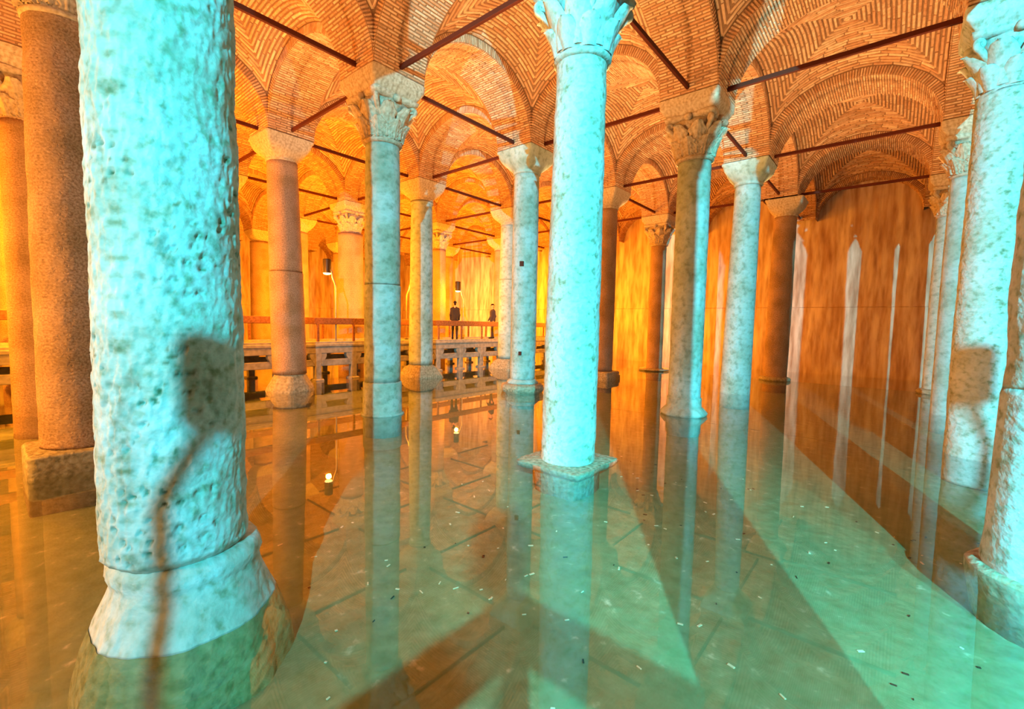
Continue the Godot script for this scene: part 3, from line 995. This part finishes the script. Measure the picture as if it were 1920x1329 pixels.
func build_columns() -> void:
	rough_n.seed = 5
	rough_n.frequency = 1.7
	rough_n.fractal_octaves = 4
	rough_f.seed = 6
	rough_f.frequency = 9.0
	rough_f.fractal_octaves = 3
	pit_n.seed = 7
	pit_n.noise_type = FastNoiseLite.TYPE_CELLULAR
	pit_n.cellular_return_type = FastNoiseLite.RETURN_DISTANCE
	pit_n.frequency = 12.0
	pit_n.fractal_type = FastNoiseLite.FRACTAL_NONE
	column(Vector2i(-1, 0), {"foot": "pitted", "r0": 0.40, "r1": 0.355, "stone": "pitted_marble", "shift": Vector2(0.03, 0.02), "label": "huge pitted pale column in the left foreground with flared foot"})
	column(Vector2i(0, 0), {"foot": "slab", "r0": 0.395, "r1": 0.345, "stone": "marble", "leafy": true, "fancy": false, "cap": "marble", "top": Vector2(0.03, -0.04), "label": "pale column with smooth-leaf capital standing on a slab at the waterline"})
	column(Vector2i(1, 0), {"foot": "ring", "r0": 0.345, "r1": 0.34, "leafy": true, "label": "half cyan column with carved leaf capital and ring foot"})
	column(Vector2i(2, 0), {"foot": "plain", "r0": 0.43, "r1": 0.35, "shift": Vector2(-0.09, 0.1), "top": Vector2(-0.03, 0.03), "cap": "marble_grey", "label": "fully cyan column with plain block capital behind the ring-footed column"})
	column(Vector2i(3, 0), {"foot": "disc", "r0": 0.41, "r1": 0.375, "stone": "granite", "shift": Vector2(0.08, -0.09), "top": Vector2(0.13, -0.15), "label": "orange column on dark disc foot with one thin cyan edge near end wall"})
	column(Vector2i(-1, 1), {"foot": "block", "r0": 0.395, "r1": 0.375, "stone": "granite", "leafy": true, "shift": Vector2(0.05, -0.06), "top": Vector2(0.05, -0.06), "label": "speckled orange column on square block just left of the foreground column"})
	column(Vector2i(0, 1), {"foot": "drum", "r0": 0.36, "r1": 0.345, "leafy": true, "joint": 2.75, "label": "column split orange and pale blue on a drum foot with lacy capital"})
	column(Vector2i(1, 1), {"foot": "octagon", "r0": 0.365, "r1": 0.36, "cap": "marble_grey", "label": "column on octagonal plinth with plain basket capital and small iron plugs"})
	column(Vector2i(2, 1), {"foot": "step", "r0": 0.36, "r1": 0.36, "stone": "granite", "label": "dim brown column on stepped square block right behind the slab-footed column"})
	column(Vector2i(3, 1), {"foot": "thin", "r0": 0.34, "r1": 0.33, "stone": "granite", "leafy": true, "label": "slender orange column on thin disc before bright end wall"})
	column(Vector2i(-1, 2), {"foot": "plain", "r0": 0.42, "r1": 0.40, "stone": "granite", "leafy": true, "label": "leftmost column with a glaring yellow left edge beside the walkway"})
	column(Vector2i(0, 2), {"foot": "flare", "r0": 0.43, "r1": 0.385, "stone": "granite", "joint": 3.3, "shift": Vector2(0.09, -0.1), "top": Vector2(-0.02, 0.02), "label": "brown column with chipped joint and octagonal flared foot before the walkway"})
	column(Vector2i(1, 2), {"foot": "flare", "sides": 4, "r0": 0.43, "r1": 0.365, "collar": true, "label": "column with wide square flared foot before the walkway, left side golden"})
	column(Vector2i(2, 2), {"foot": "flare", "sides": 4, "r0": 0.41, "r1": 0.38, "joint": 3.9, "label": "greyish column half hidden behind the octagonal-plinth column at walkway edge"})
	column(Vector2i(1, -1), {"foot": "plain", "r0": 0.43, "r1": 0.395, "leafy": true, "fancy": false, "cap": "marble", "stone": "marble", "label": "broad cyan column at right with leaf capital and boxy lamp shadow"})
	column(Vector2i(0, -1), {"foot": "pedestal", "r0": 0.42, "r1": 0.40, "stone": "marble", "leafy": true, "label": "column on tall round pedestal cut by the right picture edge"})
	column(Vector2i(2, -1), {"foot": "plain", "r0": 0.40, "r1": 0.37, "leafy": true, "label": "cyan column with curling leaf capital peeking out behind broad right column"})
	column(Vector2i(3, -1), {"foot": "disc", "r0": 0.40, "r1": 0.37, "leafy": true, "label": "thin teal strip of column nearest the dark corner of end wall"})
	column(Vector2i(-1, -1), {"foot": "plain", "r0": 0.42, "r1": 0.39, "leafy": true, "label": "column beside the viewing platform just outside the right edge"})
	column(Vector2i(-2, 0), {"foot": "plain", "r0": 0.42, "r1": 0.39, "label": "unseen column behind the viewpoint with an amber lamp placed to light the foreground column"})  # out of view, carries the lamp that lights the foreground column
	column(Vector2i(-2, 1), {"foot": "plain", "r0": 0.42, "r1": 0.39, "label": "column out of view whose amber lamp is placed to light the block-footed column"})  # out of view, carries the lamp that lights the block-footed column
	# beyond the walkway
	column(Vector2i(1, 3), {"r0": 0.52, "r1": 0.5, "stone": "granite", "leafy": true, "label": "thick orange column with crumbly leaf capital behind the lit walkway lamp"})
	column(Vector2i(2, 3), {"r0": 0.42, "r1": 0.4, "stone": "granite", "leafy": true, "label": "orange column with leaf capital just right of the square flared column"})
	column(Vector2i(3, 3), {"r0": 0.4, "r1": 0.38, "stone": "granite", "label": "column beyond the walkway hidden behind the greyish column"})
	column(Vector2i(0, 3), {"r0": 0.42, "r1": 0.4, "stone": "granite", "label": "column beyond the walkway hidden behind the foreground column"})
	column(Vector2i(3, 2), {"r0": 0.4, "r1": 0.38, "stone": "granite", "label": "column before the walkway hidden behind the slab-footed column"})
	column(Vector2i(-1, 3), {"r0": 0.42, "r1": 0.4, "stone": "granite", "label": "column beyond the walkway at the far left edge"})
	column(Vector2i(1, 4), {"r0": 0.42, "r1": 0.4, "stone": "granite", "label": "red orange column showing just right of the chipped brown column"})
	column(Vector2i(1, 5), {"r0": 0.5, "r1": 0.48, "stone": "granite", "label": "bright red orange column showing just right of the foreground column"})
	column(Vector2i(2, 5), {"r0": 0.42, "r1": 0.4, "stone": "granite", "label": "far small column left of the thick orange one beyond walkway"})
	column(Vector2i(2, 4), {"r0": 0.42, "r1": 0.4, "stone": "granite", "label": "far column beyond walkway behind the split orange and blue column"})
	column(Vector2i(3, 4), {"r0": 0.42, "r1": 0.4, "stone": "granite", "label": "far pale orange column against yellow end wall beyond walkway"})

# ------------------------------------------------------------------ tie rods
const CN := {
	Vector2i(-1, 0): "the pitted foreground column", Vector2i(0, 0): "the slab-footed column", Vector2i(1, 0): "the ring-footed column", Vector2i(2, 0): "the all-cyan column", Vector2i(3, 0): "the disc-footed column",
	Vector2i(-1, 1): "the block-footed column", Vector2i(0, 1): "the drum-footed column", Vector2i(1, 1): "the octagon-footed column", Vector2i(2, 1): "the step-footed column", Vector2i(3, 1): "the thin-disc column",
	Vector2i(-1, 2): "the leftmost column", Vector2i(0, 2): "the chipped brown column", Vector2i(1, 2): "the square-flared column", Vector2i(2, 2): "the half-hidden greyish column", Vector2i(3, 2): "the hidden walkway column",
	Vector2i(1, -1): "the broad right column", Vector2i(0, -1): "the pedestal column", Vector2i(2, -1): "the peeking cyan column", Vector2i(3, -1): "the thin teal column",
	Vector2i(0, 3): "the hidden far column", Vector2i(1, 3): "the thick far column", Vector2i(2, 3): "the far leaf-capital column", Vector2i(3, 3): "the far column by the wall",
	Vector2i(1, 4): "the red-orange column", Vector2i(2, 4): "the second-row far column", Vector2i(3, 4): "the far pale column"}

func rod(p: Vector3, along_x: bool, label: String) -> void:
	if not shared.has("rod"):
		shared["rod"] = box_mesh(Vector3(-1.9, -0.045, -0.032), Vector3(1.9, 0.045, 0.032), 0.006)
		shared["cuff"] = box_mesh(Vector3(-0.05, -0.06, -0.05), Vector3(0.05, 0.06, 0.05), 0.01)
	var t := Transform3D(Basis() if along_x else Basis(Vector3.UP, PI / 2), p)
	var o := put("tie_rod", shared["rod"], M.iron, null, t)
	tag(o, label, "tie rod", "iron tie rods between the arches")

func build_rods() -> void:
	for j in range(-1, 5):
		for i in range(-1, 4):
			var a := Vector2i(i, j)
			if not CN.has(a): continue
			var b := Vector2i(i + 1, j)
			if CN.has(b):
				rod(Vector3(gx(i + 0.5), YS + 0.12, gz(j)), true, "iron tie rod from %s to %s" % [CN[a], CN[b]])
			elif i == 3:
				rod(Vector3(gx(i + 0.5), YS + 0.12, gz(j)), true, "iron tie rod from %s into the end wall" % CN[a])
			b = Vector2i(i, j + 1)
			if CN.has(b):
				rod(Vector3(gx(i), YS + 0.12, gz(j + 0.5)), false, "iron tie rod from %s to %s" % [CN[a], CN[b]])

# ------------------------------------------------------------------ walkway
const WB := 14.35         # near edge of the walkway (metres along -Z)
const WW := 2.3
const WY := 1.22          # deck height
const RH := 2.08          # top of the handrail

func build_walkway() -> void:
	var x0 := -6.0
	var x1 := gx(4) - 0.15
	var o := base("walkway", Vector3(0, 0, -WB))
	tag(o, "raised visitor walkway on squat posts crossing behind the columns", "walkway")
	put("deck", box_mesh(Vector3(x0, WY - 0.1, -WW), Vector3(x1, WY, 0), 0.015), M.concrete, o)
	for s in [0.12, WW - 0.12]:
		put("edge_beam", box_mesh(Vector3(x0, WY - 0.32, -s - 0.1), Vector3(x1, WY - 0.09, -s + 0.1), 0.015), M.concrete, o)
		put("low_beam", box_mesh(Vector3(x0, 0.48, -s - 0.07), Vector3(x1, 0.7, -s + 0.07), 0.015), M.concrete, o)
	# posts with flared heads
	var st := new_st()
	box_to(st, Vector3(-0.1, FLOOR_Y, -0.1), Vector3(0.1, WY - 0.3, 0.1), 0.015)
	for s in [-1.0, 1.0]:
		var q := [Vector3(0.1 * s, 0.5, 0.09), Vector3(0.28 * s, 0.8, 0.09), Vector3(0.28 * s, WY - 0.3, 0.09), Vector3(0.1 * s, WY - 0.3, 0.09)]
		var q2 := q.map(func(v): return v - Vector3(0, 0, 0.18))
		if s > 0:
			quad(st, q[0], q[1], q[2], q[3])
			quad(st, q2[3], q2[2], q2[1], q2[0])
			quad(st, q[1], q[0], q2[0], q2[1])
			quad(st, q[2], q[1], q2[1], q2[2])
		else:
			quad(st, q[3], q[2], q[1], q[0])
			quad(st, q2[0], q2[1], q2[2], q2[3])
			quad(st, q2[1], q2[0], q[0], q[1])
			quad(st, q2[2], q2[1], q[1], q[2])
	box_to(st, Vector3(-0.17, FLOOR_Y, -0.17), Vector3(0.17, 0.06, 0.17), 0.03)
	var post := st.commit()
	var x := x0 + 0.4
	while x < x1:
		for s in [0.12, WW - 0.12]:
			put("post", post, M.concrete, o, Transform3D(Basis(), Vector3(x, 0, -s)))
		x += 1.28
	for s in [0.06, WW - 0.06]:
		put("handrail", box_mesh(Vector3(x0, RH - 0.22, -s - 0.03), Vector3(x1, RH, -s + 0.03), 0.012), M.timber, o)
		put("kerb", box_mesh(Vector3(x0, WY - 0.01, -s - 0.04), Vector3(x1, WY + 0.07, -s + 0.04), 0.01), M.concrete, o)
		x = x0 + 0.4
		var bal := box_mesh(Vector3(-0.04, WY, -0.03), Vector3(0.04, RH - 0.2, 0.03), 0.008)
		while x < x1:
			put("baluster", bal, M.timber, o, Transform3D(Basis(), Vector3(x, 0, -s)))
			x += 1.28

func walk_lamp(at: Vector3, turn: float, label: String, lit: float, far := true) -> void:
	# a bent pole that carries a cylinder shade open to below
	var o := base("walkway_lamp", at, turn)
	tag(o, label, "lamp")
	var st := new_st()
	tube_to(st, [Vector3(0, 0, 0), Vector3(0, 1.9, 0), Vector3(-0.02, 2.0, 0), Vector3(-0.09, 2.2, 0), Vector3(-0.13, 2.4, 0), Vector3(-0.15, 2.46, 0)], [0.03, 0.03, 0.029, 0.027, 0.025, 0.025], 10)
	put("pole", st.commit(), M.pole_metal, o)
	put("base_plate", turned([[0, 0.07, 0, 4], [0.03, 0.07, 0, 4], [0.04, 0.03, 0, 4]], 16), M.lamp_metal, o)
	put("shade", turned([[2.36, 0.125, 0, 4], [2.37, 0.135, 0, 4], [2.8, 0.135, 0, 4], [2.82, 0.12, 0, 4]], 24), M.lamp_metal, o, Transform3D(Basis(), Vector3(-0.28, 0, 0)))
	put("lens", turned([[2.3, 0.03, 0, 4], [2.32, 0.11, 0, 4], [2.355, 0.13, 0, 4]], 20), M.lamp_glow, o, Transform3D(Basis(), Vector3(-0.28, 0, 0)))
	amber(Vector3(-0.28, 2.18, 0), lit, far, o, 0.09)

# ------------------------------------------------------------------ viewing platform behind the camera (its rail and lamps cast the shadows in the pool)
func build_platform() -> void:
	var ax := -0.65            # front edges: X and -Z
	var bz := 0.6
	var o := base("viewing_platform")
	tag(o, "visitor platform with a corner of timber rail just behind the viewpoint", "platform")
	put("deck", box_mesh(Vector3(-8.2, WY - 0.12, bz), Vector3(ax, WY, 10.0), 0.02), M.concrete, o)
	put("handrail", box_mesh(Vector3(-8.2, RH - 0.26, bz), Vector3(ax, RH, bz + 0.07), 0.012), M.timber, o)
	put("handrail", box_mesh(Vector3(ax - 0.07, RH - 0.26, bz), Vector3(ax, RH, 10.0), 0.012), M.timber, o)
	var post := box_mesh(Vector3(-0.05, WY, -0.05), Vector3(0.05, RH, 0.05), 0.01)
	put("rail_post", post, M.timber, o, Transform3D(Basis(), Vector3(ax - 0.05, 0, bz + 0.05)))
	for k in range(1, 5):
		put("rail_post", post, M.timber, o, Transform3D(Basis(), Vector3(ax - 0.05 - k * 1.5, 0, bz + 0.05)))
		put("rail_post", post, M.timber, o, Transform3D(Basis(), Vector3(ax - 0.05, 0, bz + 0.05 + k * 1.9)))
	for x in [-7.6, -4.4, -1.2]:
		for z in [1.2, 5.2, 9.4]:
			put("support", box_mesh(Vector3(x - 0.12, FLOOR_Y, z - 0.12), Vector3(x + 0.12, WY - 0.12, z + 0.12), 0.02), M.concrete, o)
	# three unseen lamp heads on poles, placed for the shadows they cast: [x, z, bottom of the head, its height, its radius, pole offset x, z]
	var labels := ["unseen unlit lamp on a pole, placed for its shadow on the foreground column", "unseen unlit lamp on the right-hand rail, placed for its shadow on the broad column", "unseen unlit lamp on a platform pole, placed for its shadow in the pool"]
	var spots := [[-2.86, 1.22, 3.70, 0.27, 0.07, -0.09, -0.07], [-0.72, 3.9, 4.22, 0.3, 0.09, 0.06, 0.06], [-3.7, 3.1, 4.12, 0.2, 0.09, 0.05, 0.0]]
	for k in 3:
		var q: Array = spots[k]
		var l := base("unseen_platform_spotlight", Vector3(q[0] + q[5], WY, q[1] + q[6]))
		tag(l, labels[k], "spotlight")
		var st := new_st()
		tube_to(st, [Vector3.ZERO, Vector3(0, q[2] - WY - 0.25, 0), Vector3(-q[5], q[2] - WY + 0.02, -q[6])], [0.028, 0.028, 0.026], 8)
		put("pole", st.commit(), M.pole_metal, l)
		var y0: float = q[2] - WY
		var y1: float = y0 + q[3]
		put("shade", turned([[y0, q[4] - 0.01, 0, 4], [y0 + 0.01, q[4], 0, 4], [y1 - 0.02, q[4], 0, 4], [y1, q[4] - 0.02, 0, 4]], 20), M.lamp_metal, l, Transform3D(Basis(), Vector3(-q[5], 0, -q[6])))
	# the cyan lamp itself, out of view on a mast
	var f := base("cyan_floodlight", Vector3(-6.5, WY, 5.5))
	tag(f, "unseen cyan lamp on a mast at the back of the viewing platform", "unseen_floodlight")
	var st2 := new_st()
	tube_to(st2, [Vector3(-0.3, 0, 0.1), Vector3(-0.3, 4.7, 0.1)], [0.04, 0.035], 10)
	put("mast", st2.commit(), M.pole_metal, f)
	var t := Transform3D(Basis.looking_at(Vector3(18.5, -2.8, -7.5)), Vector3(0, 6.0 - WY, 0))
	put("housing", box_mesh(Vector3(-0.22, -0.2, 0.1), Vector3(0.22, 0.2, 0.4), 0.03), M.lamp_metal, f, t)
	put("lamp_glass", box_mesh(Vector3(-0.19, -0.17, 0.085), Vector3(0.19, 0.17, 0.1), 0.005), M.cyan_glow, f, t)

# ------------------------------------------------------------------ people: one skin grown over tapered bones, surface nets
func grow(st: SurfaceTool, bones: Array, cell: float, k: float, at: Transform3D) -> void:
	# bones: [from, to, radius, radius, colour]
	var lo := Vector3.INF
	var hi := -Vector3.INF
	for b in bones:
		var r: float = maxf(b[2], b[3]) + cell * 3.0 + k
		for q in 2:
			lo = lo.min(b[q] - Vector3.ONE * r)
			hi = hi.max(b[q] + Vector3.ONE * r)
	var n := Vector3i(((hi - lo) / cell).ceil()) + Vector3i.ONE
	var d := PackedFloat32Array()
	d.resize(n.x * n.y * n.z)
	d.fill(1.0)
	var own := PackedInt32Array()
	own.resize(d.size())
	var best := PackedFloat32Array()
	best.resize(d.size())
	best.fill(9.0)
	for bi in bones.size():
		var b: Array = bones[bi]
		var p0: Vector3 = b[0]
		var e: Vector3 = b[1] - p0
		var ee := maxf(e.length_squared(), 1e-9)
		var r: float = maxf(b[2], b[3]) + k + cell * 2.0
		var c0 := Vector3i(((p0.min(b[1]) - Vector3.ONE * r - lo) / cell).floor()).max(Vector3i.ZERO)
		var c1 := Vector3i(((p0.max(b[1]) + Vector3.ONE * r - lo) / cell).ceil()).min(n - Vector3i.ONE)
		for z in range(c0.z, c1.z + 1):
			for y in range(c0.y, c1.y + 1):
				for x in range(c0.x, c1.x + 1):
					var p := lo + Vector3(x, y, z) * cell
					var t := clampf((p - p0).dot(e) / ee, 0, 1)
					var v: float = (p - p0 - e * t).length() - lerpf(b[2], b[3], t)
					var g := (z * n.y + y) * n.x + x
					if v < best[g]:
						best[g] = v
						own[g] = bi
					var h := maxf(k - absf(d[g] - v), 0.0) / k
					d[g] = minf(d[g], v) - h * h * k * 0.25
	var where := {}
	var vs := PackedVector3Array()
	var cs := PackedColorArray()
	var ns := PackedVector3Array()
	for z in n.z - 1:
		for y in n.y - 1:
			for x in n.x - 1:
				var g := (z * n.y + y) * n.x + x
				var inside := 0
				var vals := []
				for q in 8:
					var v := d[g + (q & 1) + ((q >> 1) & 1) * n.x + (q >> 2) * n.x * n.y]
					vals.append(v)
					if v < 0: inside += 1
				if inside == 0 or inside == 8: continue
				var sum := Vector3.ZERO
				var cnt := 0
				for q in 8:
					for ax in 3:
						if q & (1 << ax): continue
						var q2: int = q | (1 << ax)
						if (vals[q] < 0) != (vals[q2] < 0):
							var f: float = vals[q] / (vals[q] - vals[q2])
							var pa := Vector3(q & 1, (q >> 1) & 1, q >> 2)
							var pb := Vector3(q2 & 1, (q2 >> 1) & 1, q2 >> 2)
							sum += pa.lerp(pb, f)
							cnt += 1
				where[g] = vs.size()
				vs.append(at * (lo + (Vector3(x, y, z) + sum / cnt) * cell))
				var gr := Vector3(vals[1] + vals[3] + vals[5] + vals[7] - vals[0] - vals[2] - vals[4] - vals[6], vals[2] + vals[3] + vals[6] + vals[7] - vals[0] - vals[1] - vals[4] - vals[5], vals[4] + vals[5] + vals[6] + vals[7] - vals[0] - vals[1] - vals[2] - vals[3])
				ns.append((at.basis * gr).normalized())
				var col: Color = bones[own[g]][4]
				cs.append(col.srgb_to_linear())
	var step := [1, n.x, n.x * n.y]
	for z in range(1, n.z - 1):
		for y in range(1, n.y - 1):
			for x in range(1, n.x - 1):
				var g := (z * n.y + y) * n.x + x
				for ax in 3:
					var s1: bool = d[g] < 0
					if s1 == (d[g + step[ax]] < 0): continue
					var u: int = step[(ax + 1) % 3]
					var w: int = step[(ax + 2) % 3]
					var c4 := [g, g - u, g - u - w, g - w]
					if not (where.has(c4[0]) and where.has(c4[1]) and where.has(c4[2]) and where.has(c4[3])): continue
					var order := [0, 2, 1, 0, 3, 2] if s1 else [0, 1, 2, 0, 2, 3]
					for q in order:
						var i: int = where[c4[q]]
						st.set_color(cs[i])
						st.set_normal(ns[i])
						st.add_vertex(vs[i])

func person(at: Vector3, turn: float, label: String, jacket: Color, trousers: Color, hair: Color, stride: float) -> void:
	var o := base("person", at, turn)
	tag(o, label, "person")
	var skin := c(0.72, 0.5, 0.38)
	var shoe := c(0.1, 0.09, 0.08)
	var b := []
	# facing +Z
	b.append([Vector3(0, 0.98, 0), Vector3(0, 1.12, 0.0), 0.135, 0.125, trousers])
	for s in [-1.0, 1.0]:
		var f: float = stride * s
		var hip := Vector3(0.085 * s, 0.92, 0)
		var knee := Vector3(0.095 * s, 0.50, f * 0.55 + 0.02)
		var ankle := Vector3(0.1 * s, 0.09, f)
		b.append([hip, knee, 0.085, 0.058, trousers])
		b.append([knee, ankle, 0.058, 0.045, trousers])
		b.append([ankle + Vector3(0, -0.045, -0.02), ankle + Vector3(0.01 * s, -0.055, 0.15), 0.045, 0.036, shoe])
		var sh := Vector3(0.155 * s, 1.415, 0)
		var el := Vector3(0.2 * s, 1.14, -f * 0.25 - 0.02)
		var wr := Vector3(0.195 * s, 0.92, -f * 0.5 + 0.1)
		b.append([Vector3(0.05 * s, 1.46, 0), sh, 0.06, 0.055, jacket])
		b.append([sh, el, 0.054, 0.044, jacket])
		b.append([el, wr, 0.048, 0.036, jacket])
	b.append([Vector3(-0.06, 1.08, 0.0), Vector3(-0.065, 1.36, 0.0), 0.115, 0.12, jacket])
	b.append([Vector3(0.06, 1.08, 0.0), Vector3(0.065, 1.36, 0.0), 0.115, 0.12, jacket])
	b.append([Vector3(0, 0.94, 0.0), Vector3(0, 1.05, 0.0), 0.15, 0.14, jacket])
	b.append([Vector3(0, 1.46, -0.01), Vector3(0, 1.55, 0.015), 0.055, 0.05, skin])
	var st := new_st()
	grow(st, b, 0.022, 0.04, Transform3D())
	# hands: a palm, four fingers and a thumb each
	for s in [-1.0, 1.0]:
		var f: float = stride * s
		var wr := Vector3(0.195 * s, 0.92, -f * 0.5 + 0.1)
		var hb := []
		var palm := wr + Vector3(0, -0.085, 0.015)
		for q in 4:
			var zz := -0.03 + 0.02 * q
			var root := palm + Vector3(0, 0, zz)
			hb.append([wr + Vector3(0, 0, zz * 0.4), root, 0.016, 0.012, skin])
			var ln: float = [0.06, 0.075, 0.08, 0.07][q]
			var mid := root + Vector3(-0.008 * s, -ln * 0.55, 0.004)
			hb.append([root, mid, 0.0095, 0.009, skin])
			hb.append([mid, mid + Vector3(-0.018 * s, -ln * 0.4, 0.006), 0.009, 0.007, skin])
		var th := wr + Vector3(0, -0.03, 0.035)
		hb.append([wr + Vector3(0, -0.015, 0.01), th, 0.014, 0.012, skin])
		hb.append([th, th + Vector3(-0.008 * s, -0.045, 0.022), 0.011, 0.009, skin])
		grow(st, hb, 0.006, 0.006, Transform3D())
	# head with brow, nose, mouth, ears
	var hd := []
	var hc := Vector3(0, 1.655, 0.03)
	hd.append([hc + Vector3(0, 0.03, -0.02), hc + Vector3(0, 0.02, 0.015), 0.083, 0.08, skin])
	hd.append([hc + Vector3(0, -0.03, 0.02), hc + Vector3(0, -0.075, 0.045), 0.062, 0.04, skin])
	hd.append([hc + Vector3(0, 0.01, 0.085), hc + Vector3(0, -0.022, 0.108), 0.009, 0.013, skin])
	hd.append([hc + Vector3(-0.02, -0.06, 0.078), hc + Vector3(0.02, -0.06, 0.078), 0.011, 0.011, c(0.6, 0.34, 0.28)])
	for s in [-1.0, 1.0]:
		hd.append([hc + Vector3(0.083 * s, 0.015, 0.0), hc + Vector3(0.08 * s, -0.02, 0.005), 0.016, 0.011, skin])
		hd.append([hc + Vector3(0.03 * s, 0.012, 0.081), hc + Vector3(0.034 * s, 0.012, 0.08), 0.011, 0.011, c(0.25, 0.18, 0.14)])
		hd.append([hc + Vector3(0.015 * s, 0.032, 0.088), hc + Vector3(0.05 * s, 0.03, 0.074), 0.011, 0.009, hair])
	hd.append([Vector3(0, 1.54, 0.0), Vector3(0, 1.6, 0.02), 0.05, 0.05, skin])
	grow(st, hd, 0.008, 0.016, Transform3D())
	put("body", st.commit(), M.figure, o)
	var hs := new_st()
	grow(hs, [[hc + Vector3(0, 0.06, -0.03), hc + Vector3(0, 0.05, 0.02), 0.078, 0.072, hair], [hc + Vector3(0, 0.03, -0.045), hc + Vector3(0, -0.04, -0.05), 0.07, 0.045, hair]], 0.012, 0.02, Transform3D())
	put("hair", hs.commit(), M.figure, o)

func near_column(p: Vector3) -> bool:
	var x := p.x - gx(roundf((p.x - A0) / S))
	var z := p.z - gz(roundf((-p.z - B0) / SB))
	return Vector2(x, z).length() < 0.95

func build_debris() -> void:
	# flakes of lime and leaves sunk on the pool floor
	var st := new_st()
	for k in 150:
		var p := Vector3(rng.randf_range(0.5, 8.0), FLOOR_Y, rng.randf_range(-5.0, 2.5))
		if near_column(p): continue
		var t := Transform3D(Basis(Vector3.UP, rng.randf() * TAU).scaled_local(Vector3(rng.randf_range(0.3, 1.6), 1, rng.randf_range(0.3, 1.0))), p)
		box_to(st, Vector3(-0.02, 0.0, -0.012), Vector3(0.02, 0.008, 0.012), 0.003, t)
	tag(put("lime_flakes", st.commit(), M.flake), "pale flakes of lime scattered on the silty pool floor", "debris", "", "stuff")
	st = new_st()
	for k in 90:
		var p := Vector3(rng.randf_range(1.5, 8.0), FLOOR_Y + 0.001, rng.randf_range(-4.0, 2.5))
		if near_column(p): continue
		var t := Transform3D(Basis(Vector3.UP, rng.randf() * TAU).scaled_local(Vector3(rng.randf_range(0.2, 1.1), 1, rng.randf_range(0.3, 1.2))), p)
		box_to(st, Vector3(-0.025, 0.0, -0.01), Vector3(0.025, 0.008, 0.01), 0.003, t)
	tag(put("dark_litter", st.commit(), M.leaf_dark), "dark specks of litter scattered on the pool floor", "debris", "", "stuff")

func _ready() -> void:
	rng.seed = 20
	make_materials()
	camera_and_light()
	build_shell()
	build_ceiling()
	build_columns()
	build_rods()
	build_walkway()
	build_platform()
	walk_lamp(Vector3(7.87, WY, -WB - 0.15), -0.87, "lit walkway lamp with bent pole left of the thick far column", 8.0)
	walk_lamp(Vector3(12.26, WY, -WB - WW + 0.15), -0.87 + PI, "pale walkway lamp half hidden behind the square-flared column", 8.0)
	walk_lamp(Vector3(15.69, WY, -WB - WW + 0.15), -0.87, "walkway lamp with white pole before the yellow wall", 8.0)
	walk_lamp(Vector3(20.14, WY, -WB - 0.15), -0.87 + PI, "walkway lamp between octagon-footed and slab-footed columns", 8.0)
	walk_lamp(Vector3(-2.4, WY, -WB - 0.15), -0.87, "unseen walkway lamp outside the left edge, placed to light the leftmost columns", 90.0)  # out of view, placed to light the left sides of the leftmost columns
	person(Vector3(17.2, WY, -15.9), -1.9, "man in dark jacket standing on the walkway before the yellow wall", c(0.16, 0.15, 0.2), c(0.2, 0.18, 0.2), c(0.12, 0.08, 0.06), 0.1)
	person(Vector3(14.4, WY, -15.7), 2.4, "person in dark clothes on the walkway beside the far leaf-capital column", c(0.14, 0.12, 0.14), c(0.12, 0.12, 0.16), c(0.1, 0.07, 0.05), 0.06)
	build_debris()
